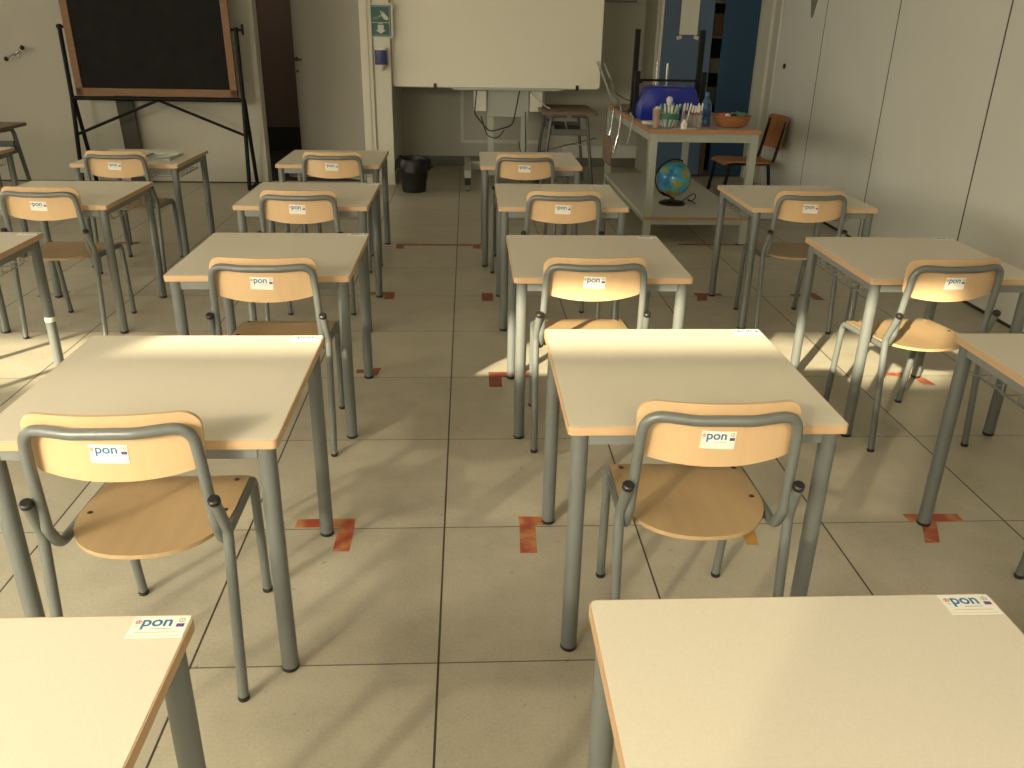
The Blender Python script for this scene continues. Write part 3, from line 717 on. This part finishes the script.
# ------------------------------------------------------------------ old brown-topped desks
def old_desk(label, loc, rz, w, d, h):
    t = thing('old_desk', label, 'desk', loc, rz)
    b = new(); prism(b, rounded(-w/2, w/2, -d/2, d/2, .02), h-.022, h); obj('tabletop', b, M['brown_top'], t)
    for s in (-1, 1):
        for q in (-1, 1):
            p = fillet([(s*(w/2-.07), q*.02, h-.034), (s*(w/2-.07), q*(d/2-.09), h-.034), (s*(w/2-.03), q*(d/2-.01), .005)], .05, 6)
            b = new(); tube(b, p, .015, 10); obj('leg', b, M['steel_old'], t, True)
    b = new(); box(b, -w/2+.07, w/2-.07, -d/2+.10, d/2-.10, h-.20, h-.185); box(b, -w/2+.07, w/2-.07, d/2-.12, d/2-.10, h-.20, h-.12)
    box(b, -w/2+.065, -w/2+.08, -d/2+.08, d/2-.08, h-.205, h-.15); box(b, w/2-.08, w/2-.065, -d/2+.08, d/2-.08, h-.205, h-.15)
    obj('book_shelf', b, M['steel_old'], t)
    return t
old_desk('old brown-topped desk with splayed legs beside the whiteboard stand', (.99, 8.16, 0), R(90), .80, .50, .72)
old_desk('old brown-topped desk with a splayed leg at the left edge near the blackboard', (-3.50, 6.26, 0), 0, .74, .50, .72)
b = new(); lathe(b, [(.02, 0), (.022, .05), (.014, .07), (.02, .10), (.012, .14)], (.74, 7.9, .20), 10)
tube(b, [(.75, 7.9, .20), (.72, 7.9, .05)], .012, 8)
tag(obj('plug_adapter', b, M['black'], None, True), 'black plug block hanging from the leg of the turned brown desk', 'plug')

# notice frame on the far wall (lower edge only is in view)
nf = thing('wall_frame', 'pale framed notice high on the far wall right of the whiteboard', 'frame', (1.62, YF2, 1.66))
b = new(); frame_rect(b, -.22, .20, 0, .5, .02, -.02, 0); obj('frame', b, M['ink_grey'], nf)
b = new(); box(b, -.20, .18, -.01, 0, .02, .48); obj('sheet', b, M['paper'], nf)

# ------------------------------------------------------------------ blue cabinet
cb = thing('storage_cabinet', 'tall blue built-in cabinet with its doors ajar behind the supply table', 'cabinet', (1.958, 8.80, 0))
b = new()
box(b, 0, .03, .02, .54, 0, 2.3); box(b, .96, .988, .02, .54, 0, 2.3); box(b, .03, .96, .52, .54, 0, 2.3); box(b, 0, .988, .02, .54, 2.3, 2.33); box(b, .03, .96, .02, .52, .0, .06)
obj('carcass', b, M['cab_in'], cb)
b = new(); box(b, 0.0, .028, -.015, .02, 0, 2.33, .003); obj('edge_strip', b, M['white_pl'], cb)
for z in (.38, .72, 1.02, 1.34, 1.66, 1.98):
    b = new(); box(b, .03, .96, .05, .52, z, z+.02); obj('shelf', b, M['dim_shelf'], cb)
m1 = Matrix.Translation((.03, 0, 0)) @ Matrix.Rotation(R(-3), 4, 'Z')
b = new(); box(b, 0, .485, -.02, 0, .03, 2.28, .002, mtx=m1); obj('door', b, M['blue_l'], cb)
b = new(); box(b, .625, .975, -.02, 0, .03, 2.28, .002); d2 = obj('door', b, M['blue_d'], cb)
b = new(); box(b, .525, .575, -.012, .006, .03, .70, .002); obj('centre_post', b, M['dim_brown'], cb)
for k, (x, z, w, h, mm) in enumerate(((.55, .40, .13, .20, 'dim_grey'), (.53, .74, .16, .15, 'dim_grey'), (.54, 1.04, .14, .12, 'dim_pale'), (.54, 1.36, .12, .22, 'dim_brown'), (.53, 1.68, .15, .18, 'green_pl'))):
    b = new(); prism(b, rounded(x, x+w, 0, h*.92, .008, 2), .10, .34, 0, 'y')
    box(b, x-.006, x+w+.006, .094, .346, h*.80, h*.92+.004, .002)
    o = obj('storage_box', b, M[mm], None, loc=(1.958, 8.80, z+.0202-.02))
    tag(o, ['dim grey box on the lowest shelf seen through the cabinet gap', 'grey box on the second shelf in the cabinet gap', 'pale box on the third shelf in the cabinet gap', 'brownish box on the fourth shelf in the cabinet gap', 'green box on the top visible shelf in the cabinet gap'][k], 'box')
ps = thing('paper_notice', 'white paper taped on the blue cabinet door', 'paper', (2.232, 8.755, 1.37))
b = new(); box(b, -.088, .088, -.002, 0, 0, .48, mtx=Matrix.Rotation(R(-3), 4, 'Z')); obj('sheet', b, M['paper'], ps)
for x in (-.09, .085):
    b = new(); box(b, x-.025, x+.025, -.003, -.002, -.012, .02, mtx=Matrix.Rotation(R(-3), 4, 'Z')@Matrix.Rotation(R(20 if x > 0 else -20), 4, 'Y')); obj('tape_corner', b, M['tape_w'], ps)

# ------------------------------------------------------------------ supply table with lower shelf
TX0, TX1, TY0, TY1, TH = 1.315, 2.085, 5.84, 7.76, .80
st = thing('supply_table', 'long two-tier steel supply table crowded with school materials', 'table', ((TX0+TX1)/2, (TY0+TY1)/2, 0))
w, d = (TX1-TX0)/2, (TY1-TY0)/2
b = new(); box(b, -w, w, -d, d, TH-.028, TH, .002); tt = obj('tabletop', b, M['bench_top'], st)
b = new(); box(b, -w-.002, w+.002, -d-.003, -d+.001, TH-.028, TH-.001); box(b, -w-.003, -w+.001, -d, d, TH-.028, TH-.001); obj('edge_band', b, M['bench_edge'], tt)
for sx in (-1, 1):
    for sy in (-1, 1):
        b = new(); x, y = sx*(w-.035), sy*(d-.035); box(b, x-.026, x+.026, y-.026, y+.026, 0, TH-.028, .002); l = obj('leg', b, M['bench_leg'], st)
        b = new(); box(b, x-.028, x+.028, y-.028, y+.028, 0, .008); obj('foot_cap', b, M['black'], l)
b = new()
for s in (-1, 1):
    box(b, -w+.035, w-.035, s*(d-.035)-.02, s*(d-.035)+.02, TH-.085, TH-.028); box(b, s*(w-.035)-.02, s*(w-.035)+.02, -d+.035, d-.035, TH-.085, TH-.028)
obj('apron', b, M['bench_leg'], st)
b = new(); box(b, -w+.01, w-.01, -d+.012, d-.012, .182, .20); sh = obj('lower_shelf', b, M['shelf'], st)
b = new(); box(b, -w+.01, w-.01, -d+.008, -d+.012, .180, .199); obj('edge_band', b, M['bench_edge'], sh)
b = new()
for s in (-1, 1):
    box(b, -w+.035, w-.035, s*(d-.035)-.015, s*(d-.035)+.015, .145, .182); box(b, s*(w-.035)-.015, s*(w-.035)+.015, -d+.035, d-.035, .145, .182)
obj('shelf_rail', b, M['bench_leg'], st)

# globe on the lower shelf
gl = thing('desk_globe', 'blue school globe on a black foot on the lower shelf', 'globe', (1.63, 6.33, .2))
gc = Vector((0, 0, .19)); gr = .127; ax = Vector((math.sin(R(23)), 0, math.cos(R(23))))
b = new(); bmesh.ops.create_uvsphere(b, u_segments=32, v_segments=20, radius=gr)
gb = obj('globe_ball', b, M['globe'], gl, True); gb.location = gc; gb.rotation_euler = (0, R(23), R(20))
b = new(); lathe(b, [(.10, 0), (.10, .010), (.085, .018), (.03, .022), (.018, .035), (.014, .05)], seg=28); obj('foot', b, M['black'], gl, True)
b = new(); arc = []
for k in range(17):
    a = R(23+90)-PI*k/16+PI
    a = R(67)+PI*k/16
    arc.append(gc+Vector((math.cos(a), 0, math.sin(a)))*(gr+.014))
tube(b, arc, .005, 8); tube(b, [arc[0], gc+ax*gr], .004, 6); tube(b, [arc[-1], gc-ax*gr], .004, 6)
tube(b, [arc[-3], (0, 0, .045)], .007, 8)
obj('meridian_arm', b, M['black_metal'], gl, True)
b = new(); tube(b, fillet([(.06, -.02, .012), (.10, -.03, .05), (.16, -.03, .09), (.18, -.02, .05), (.13, -.03, .02), (.10, -.05, .05), (.17, -.05, .012)], .03, 5), .0035, 6)
obj('power_cord', b, M['black'], gl, True)

T = TH
# blue storage case
bc = thing('storage_case', 'glossy royal blue plastic case behind the pens', 'case', (1.58, 6.52, T))
pts = [(-.225, .0), (.225, 0), (.235, .02), (.225, .10), (.175, .225), (.150, .235), (-.150, .235), (-.18, .222), (-.232, .10), (-.235, .02)]
b = new(); prism(b, pts, -.09, .09, 0, 'y'); bmesh.ops.bevel(b, geom=list(b.edges), offset=.012, segments=3, profile=.5, affect='EDGES'); obj('shell', b, M['blue_pl'], bc, True)
b = new(); box(b, -.06, .06, -.096, -.089, .208, .222, .002); obj('handle', b, M['ink_purple'], bc)
b = new(); prism(b, [(-.212, .03), (-.202, .11), (-.196, .11), (-.206, .03)], -.094, -.089, 0, 'y'); obj('ridge', b, M['blue_pl'], bc)

# upturned black frame stool behind / above the case
bk = thing('upturned_stool', 'black steel stool standing upside down on the supply table', 'stool', (1.632, 6.91, T))
for x in (-.250, .255):
    b = new(); box(b, x-.020, x+.020, -.04, .0, 0.0, .62, .003); obj('leg', b, M['black_metal'], bk)
    b = new(); box(b, x-.045, x-.008, -.29, -.25, 0.0, .33, .003); obj('leg', b, M['black_metal'], bk)
b = new(); box(b, -.25, .255, -.03, -.01, .245, .262); box(b, -.26, -.24, -.28, -.02, .245, .262); box(b, .235, .255, -.28, -.02, .245, .262); obj('stretcher', b, M['black_metal'], bk)
b = new(); prism(b, rounded(-.26, .27, -.27, .0, .03), 0.0, .014); obj('seat', b, M['old_wood'], bk)

# pens and holders
def pen(x, y, z, tx, ty, L, body, cap, lab, grp, r=.0056):
    t = thing('felt_pen', lab, 'pen', (x, y, z), 0, grp)
    d = Vector((tx, ty, 1)).normalized()
    b = new(); tube(b, [d*0, d*L*.68], r, 8); obj('barrel', b, body, t, True)
    b = new(); tube(b, [d*L*.68, d*L*.96, d*L], [r*1.12, r*1.05, r*.5], 8); obj('cap', b, cap, t, True)
gx, gy = 1.455, 5.965
hb = thing('pen_basket', 'dark green open basket full of white and green felt pens', 'basket', (gx, gy, T))
b = new(); lathe(b, [(.060, 0), (.060, .004)], seg=24)
for k in range(20):
    a = 2*PI*k/20; tube(b, [(.058*math.cos(a), .058*math.sin(a), .003), (.074*math.cos(a), .074*math.sin(a), .070)], .0022, 5)
obj('basket_wall', b, M['glass'], hb, True)
b = new(); lathe(b, [(.072, .060), (.078, .060), (.080, .095), (.075, .095), (.072, .060)], seg=28, close=False); obj('rim', b, M['green_pl'], hb, True)
for k in range(28):
    a = k*2.4; rr = .010+.047*math.sqrt(k/28)
    tx, ty = .45*rr/.055*math.cos(a)+random.uniform(-.08, .08), .3*rr/.055*math.sin(a)
    pen(gx+rr*.55*math.cos(a), gy+rr*.55*math.sin(a), T+.005, tx, ty, .150+random.uniform(-.012, .012), M['pen_g'] if k % 3 == 0 else M['pen_w'], M['pen_w'] if k % 2 else M['pen_g'],
        'felt pen standing in the dark green basket', 'felt pens in the green basket')
px, py = 1.625, 5.99
hr = thing('pen_rack', 'clear rectangular holder of red and white striped pens', 'holder', (px, py, T))
b = new()
for a in ((-.072, .072, -.030, -.027), (-.072, .072, .027, .030), (-.072, -.069, -.027, .027), (.069, .072, -.027, .027)): box(b, *a, 0, .085)
box(b, -.069, .069, -.027, .027, 0, .003); obj('holder_wall', b, M['glass'], hr)
for k in range(14):
    x = -.058+.116*(k % 7)/6; y = -.014 if k < 7 else .014
    pen(px+x, py+y, T+.004, .12+random.uniform(-.1, .1), random.uniform(-.05, .05), .150+random.uniform(-.01, .01), [M['pen_r'], M['pen_w'], M['green_pl']][k % 3 if k % 3 != 1 else (1 if k % 2 else 0)], M['pen_w'],
        'white-capped pen standing in the clear rectangular holder', 'pens in the clear rectangular holder')
jr = thing('pencil_jar', 'clear cup of orange pencils at the left of the pens', 'cup', (1.368, 5.92, T))
b = new(); lathe(b, [(.026, 0), (.030, .125), (.028, .125), (.0245, .003)], seg=20); obj('cup', b, M['glass'], jr, True)
for k in range(7):
    a = 2*PI*k/7
    o_ = thing('pencil', 'orange pencil standing in the clear cup', 'pencil', (1.368+.012*math.cos(a), 5.92+.012*math.sin(a), T+.004), 0, 'pencils in the clear cup')
    d_ = Vector((.08*math.cos(a), .08*math.sin(a), 1)).normalized()
    b = new(); tube(b, [d_*0, d_*.115], .0042, 6); obj('shaft', b, M['pen_o'] if k % 3 else M['pen_r'], o_)
    b = new(); tube(b, [d_*.115, d_*.13], [.0042, .0008], 6); obj('tip', b, M['ink_pale'], o_)
gb_ = thing('glue_bottle', 'white glue bottle with a rounded cap among the pens', 'bottle', (1.50, 6.14, T)); gb_.scale = (.9, .9, .95)
b = new(); lathe(b, [(.038, 0), (.04, .01), (.04, .12), (.022, .15), (.016, .16)], seg=20); obj('bottle_body', b, M['pen_w'], gb_, True)
b = new(); lathe(b, [(.022, .158), (.026, .17), (.024, .19), (.010, .20)], seg=16); obj('cap', b, M['pen_w'], gb_, True)
wbt = thing('water_bottle', 'blue plastic bottle standing right of the pens', 'bottle', (1.755, 6.10, T))
b = new(); lathe(b, [(.034, 0), (.040, .006), (.040, .05), (.036, .06), (.040, .07), (.040, .13), (.036, .15), (.015, .19), (.013, .205)], seg=24); obj('bottle_body', b, M['bottle_bl'], wbt, True)
b = new(); lathe(b, [(.016, .200), (.016, .222), (.014, .224)], seg=16); obj('cap', b, M['ink_blue'], wbt, True)
# small white items
b = new(); 
for k in range(3): box(b, -.07+.004*k, .07+.004*k, -.05, .05, .001+.006*k, .006+.006*k, .0005, mtx=Matrix.Translation((1.40, 6.17, T))@Matrix.Rotation(R(8*k), 4, 'Z'))
tag(obj('paper_stack', b, M['paper']), 'small stack of white paper left of the blue case', 'paper')
b = new(); prism(b, [(1.46, 5.86), (1.60, 5.85), (1.66, 5.90), (1.64, 5.945), (1.54, 5.93), (1.50, 5.90)], T+.0005, T+.0015)
tag(obj('paper_sheet', b, M['paper']), 'white paper lying under the pen holders', 'paper')
b = new(); prism(b, [(1.78, 5.93), (2.06, 5.92), (2.06, 6.10), (1.80, 6.12)], T+.0005, T+.0012)
tag(obj('paper_sheet', b, M['pink']), 'pinkish paper lying under the wicker bowl', 'paper')
b = new(); lathe(b, [(.022, 0), (.024, .03), (.012, .045), (.006, .06)], (1.555, 5.885, T+.002), 14)
tag(obj('eraser_tube', b, M['pen_w'], None, True), 'small white tube in front of the pen basket', 'tube')
# wicker bowl with contents
bw = thing('wicker_bowl', 'orange-brown wicker bowl at the right end of the supply table', 'bowl', (1.925, 6.03, T))
b = new(); lathe(b, [(.070, .002), (.085, .006), (.115, .035), (.128, .080), (.131, .084), (.122, .080), (.108, .040), (.07, .012)], seg=40); obj('bowl_wall', b, M['wicker'], bw, True)
b = new()
for j in range(5):
    r = .093+.0085*j; z = .014+.015*j
    tube(b, [(r*math.cos(2*PI*k/36)*1.01, r*math.sin(2*PI*k/36)*1.01, z+.002*math.sin(k*2.2)) for k in range(37)], .004, 6)
obj('woven_ring', b, M['wicker'], bw, True)
for k, (x, y, r, mm, lab, nm) in enumerate(((.0, -.04, .022, 'black', 'small black ball lying in the wicker bowl', 'rubber_ball'), (-.04, -.03, .021, 'pen_w', 'small white ball in the wicker bowl beside the black one', 'rubber_ball'), (-.075, .0, .020, 'pen_r', 'small red ball at the left side of the wicker bowl', 'rubber_ball'))):
    b = new(); bmesh.ops.create_uvsphere(b, u_segments=16, v_segments=10, radius=r)
    for v in b.verts: v.co.z *= .9
    tag(obj(nm, b, M[mm], None, True, loc=(1.925+x, 6.03+y, T+.062+r*.6)), lab, 'ball')
b = new(); n = 10; g = [[b.verts.new((1.985+.06*(i/n-.5)*2, 6.04+.05*(j/n-.5)*2, T+.084+.012*math.sin(i*1.1)*math.cos(j*.9)+.008*math.cos(i*.5+j))) for j in range(n+1)] for i in range(n+1)]
for i in range(n):
    for j in range(n): b.faces.new((g[i][j], g[i+1][j], g[i+1][j+1], g[i][j+1]))
ret = bmesh.ops.solidify(b, geom=list(b.faces), thickness=.003)
tag(obj('folded_cloth', b, M['cloth_g'], None, True), 'pale green cloth lying in the wicker bowl', 'cloth')
# socket strip and cord at the far end of the table
b = new(); box(b, 1.345, 1.40, 6.86, 6.92, T, T+.035, .004); box(b, 1.41, 1.45, 6.88, 6.92, T, T+.03, .004)
tag(obj('charger_block', b, M['black']), 'black charger blocks on the far left of the supply table', 'charger')
cable([(1.36, 6.85, T+.01), (1.34, 6.7, T+.012), (1.32, 6.5, T+.01), (1.295, 6.4, .78), (1.29, 6.5, .62)], .006, 'cord_w', 'pale cord trailing over the left edge of the supply table')
cable([(1.20, 7.0, 1.06), (1.26, 6.95, .94), (1.34, 6.92, .90), (1.41, 6.93, .89)], .004, 'black', 'thin black wire from the chrome chair to the charger blocks')
cable([(.62, 8.9, .16), (.9, 8.9, .24), (1.15, 8.8, .32), (1.30, 8.2, .45)], .005, 'cord', 'grey cable slanting across the far wall under the turned brown desk')

# upturned chrome chair hanging over the table's left edge
uc = thing('upturned_chair', 'chrome-legged chair hooked upside down over the supply table edge', 'chair', (1.285, 7.2, 0))
for y in (-.19, .19):
    b = new(); tube(b, fillet([(-.02, y, .45), (.02, y, .62), (.035, y, .81), (-.03, y, .95), (-.130, y, 1.165)], .10), .0105, 10); obj('frame_tube', b, M['chrome'], uc, True)
    b = new(); tube(b, fillet([(.02, y, TH+.012), (.385, y, TH+.012), (.375, y, 1.175)], .05), .0105, 10); obj('frame_tube', b, M['chrome'], uc, True)
b = new(); prism(b, rounded(-.21, .21, .370, .580, .05), -.0, .012, 0, 'x')
bmesh.ops.translate(b, verts=b.verts, vec=(-.040, 0, 0)); obj('backrest', b, M['dull_wood'], uc, True)
b = new(); box(b, .06, .38, -.18, .18, TH+.0225, TH+.034, .004); obj('seat', b, M['dull_wood'], uc)

# old black-framed chair by the right wall, facing left
oc = thing('old_chair', 'old chair with orange-brown plywood and black frame by the right wall', 'chair', (2.63, 7.72, 0), R(4)); oc.scale = (1.02, .95, .80)
b = new(); n = 8
pr = [(-.27, .400), (-.24, .425), (-.15, .430), (.02, .418), (.16, .418), (.18, .422)]
vs = [[b.verts.new((x, y*(1-.06*(i == 0)), z+dz)) for y in (-.20, -.10, 0, .10, .20)] for dz in (0, -.012) for i, (x, z) in enumerate(pr)]
L1, L2 = vs[:6], vs[6:]
for A in (L1, L2):
    for i in range(5):
        for j in range(4): b.faces.new((A[i][j], A[i+1][j], A[i+1][j+1], A[i][j+1]))
for i in range(5):
    for j in (0, 4): b.faces.new((L1[i][j], L1[i+1][j], L2[i+1][j], L2[i][j]))
for i in (0, 5):
    for j in range(4): b.faces.new((L1[i][j], L1[i][j+1], L2[i][j+1], L2[i][j]))
obj('seat', b, M['old_wood'], oc, True)
b = new()
for k in range(9):
    pass
cols = []
for k in range(13):
    y = -.215+.43*k/12; cv = .035*(1-(y/.215)**2); c_ = []
    for z in (.55, .62, .74, .85, .905):
        edge = .0 if abs(y) < .185 else .02
        zz = min(z, .905-edge); zz = max(zz, .55+edge*.6)
        c_.append((.205+cv+.12*(z-.62), y, zz))
    cols.append(c_)
F_ = [[b.verts.new(p) for p in c_] for c_ in cols]; G_ = [[b.verts.new((p[0]+.011, p[1], p[2])) for p in c_] for c_ in cols]
for i in range(12):
    for j in range(4):
        b.faces.new((F_[i][j], F_[i+1][j], F_[i+1][j+1], F_[i][j+1])); b.faces.new((G_[i][j], G_[i][j+1], G_[i+1][j+1], G_[i+1][j]))
    b.faces.new((F_[i][0], G_[i][0], G_[i+1][0], F_[i+1][0])); b.faces.new((F_[i][4], F_[i+1][4], G_[i+1][4], G_[i][4]))
for i in (0, 12):
    for j in range(4): b.faces.new((F_[i][j], F_[i][j+1], G_[i][j+1], G_[i][j]))
obj('backrest', b, M['old_wood'], oc, True)
for s in (-1, 1):
    y = s*.185
    b = new(); tube(b, fillet([(-.22, y, .400), (.10, y, .398), (.17, y, .42), (.247, y, .86)], .05), .014, 10); obj('back_frame', b, M['black_metal'], oc, True)
    b = new(); tube(b, fillet([(-.18, y, .398), (-.225, y, .398), (-.27, y*1.1, .003)], .02), .015, 10); obj('leg', b, M['black_metal'], oc, True)
    b = new(); tube(b, [(.13, y, .40), (.17, y*1.1, .003)], .015, 10); obj('leg', b, M['black_metal'], oc, True)

# tray and papers on the desk below the blackboard
tr = thing('glass_tray', 'grey shallow tray with papers on the desk below the blackboard', 'tray', (-1.84, 5.45, H+.0005))
b = new(); box(b, -.09, .10, -.14, .12, 0, .003); frame_rect
for a in ((-.09, -.086, -.14, .12), (.096, .10, -.14, .12), (-.086, .096, -.14, -.136), (-.086, .096, .116, .12)): box(b, *a, .003, .014)
obj('tray_base', b, M['grey_pl'], tr)
b = new()
for k in range(4): box(b, -.035, .035, -.02, .025, .0032+.0012*k, .0042+.0012*k, mtx=Matrix.Translation((.02+.012*k, -.03+.014*k, 0))@Matrix.Rotation(R(25*k), 4, 'Z'))
tag(obj('paper_scraps', b, M['paper'], None, loc=(-1.84, 5.45, H+.0035)), 'crumpled white paper scraps lying in the grey tray', 'paper')

# small things on the partition
b = new(); tube(b, [(XR-.012, 7.96, 1.13), (XR, 7.96, 1.13)], .022, 14)
tag(obj('wall_plug', b, M['black'], None, True), 'small black round stopper on the right partition', 'stopper')
pn = thing('wall_pennant', 'grey pointed fabric pennant hanging at the top of the right partition', 'pennant', (XR, 7.48, 1.53))
b = new(); prism(b, [(-.20, .42), (-.015, .0), (.02, .0), (.16, .42)], -.004, 0, 0, 'x'); obj('fabric', b, M['fabric_g'], pn)
b = new(); prism(b, [(-.10, .42), (-.002, .12), (.08, .42)], -.0055, -.004, 0, 'x'); obj('inner_panel', b, M['ink_grey'], pn)

# ------------------------------------------------------------------ light
def area(name, loc, dirv, sx, sy, e, col, spread):
    l = bpy.data.lights.new(name, 'AREA'); l.shape = 'RECTANGLE'; l.size = sx; l.size_y = sy; l.energy = e; l.color = col; l.spread = R(spread)
    o = bpy.data.objects.new(name, l); COL.objects.link(o); o.location = loc
    o.rotation_euler = Vector(dirv).to_track_quat('-Z', 'Y').to_euler(); return o
SD = Vector((.86, 1.23, -.635)).normalized()
sun = bpy.data.lights.new('sun', 'SUN'); sun.energy = 11; sun.angle = R(1.0); sun.color = (1, .86, .58)
so = bpy.data.objects.new('sun', sun); COL.objects.link(so); so.rotation_euler = SD.to_track_quat('-Z', 'Y').to_euler(); so.location = (-5, -6, 6)
WC = (1, .89, .67)
for nm, x0, x1, e in (('window_glow_near', -3.25, -.95, .68), ('window_glow_far', -6.0, -4.35, .75)):
    c = ((x0+x1)/2, YB+.03, 1.62)
    area(nm+'_beam', (c[0], YB+.45, 1.66), SD, (x1-x0)*.72, 1.0, 12*e, WC, 80)
    area(nm, (c[0], YB+.02, 1.66), (0.25, 1, -.12), x1-x0, 1.3, 26*e, WC, 170)
    area(nm+'_sky', (c[0], YB+.30, 1.95), (.38, 1, -1.15), (x1-x0)*.8, .8, 50*e, WC, 100)

area('window_glow_right_sky', (1.0, YB+.30, 1.95), (-.05, 1, -1.05), 2.0, .8, 10, WC, 100)  # added fill, aimed down to even out the front right
area('window_glow_right', (1.1, YB+.03, 1.66), (0, 1, -.1), 2.6, 1.2, 7, WC, 170)  # added broad fill from the made-up right window
area('window_glow_side', (XL+.05, 4.3, 1.75), (1, .05, 0), 4.8, 1.4, 42, (1, .91, .73), 118)  # added fill from the left, lifts the rear and right partition
area('corridor_lamp', (-2.3, 9.3, 3.0), (0, 0, -1), .6, .6, 5, (1, .9, .75), 170)  # added fill to lighten the corridor, not a known fitting
wd = bpy.data.worlds.new('sky'); S.world = wd; wd.use_nodes = True
wd.node_tree.nodes['Background'].inputs[0].default_value = (.75, .85, 1, 1); wd.node_tree.nodes['Background'].inputs[1].default_value = 1.0

# ------------------------------------------------------------------ camera
pitch, yaw, roll, h, cx, f = 0.4081, 0.0567, 0.0192, 1.446, .0761, 834.94
fw = Vector((math.sin(yaw)*math.cos(pitch), math.cos(yaw)*math.cos(pitch), -math.sin(pitch)))
rt = Vector((math.cos(yaw), -math.sin(yaw), 0)); up = rt.cross(fw)
r2 = rt*math.cos(roll)+up*math.sin(roll); u2 = up*math.cos(roll)-rt*math.sin(roll)
cam = bpy.data.cameras.new('camera'); cam.sensor_width = 36; cam.lens = f/1024*36; cam.clip_start = .05; cam.clip_end = 100
co = bpy.data.objects.new('camera', cam); COL.objects.link(co)
co.matrix_world = Matrix(((r2.x, u2.x, -fw.x, cx), (r2.y, u2.y, -fw.y, 0), (r2.z, u2.z, -fw.z, h), (0, 0, 0, 1)))
S.camera = co
S.view_settings.view_transform = 'Standard'; S.view_settings.look = 'None'; S.view_settings.exposure = 0.42; S.view_settings.gamma = 1
S.view_settings.use_curve_mapping = False
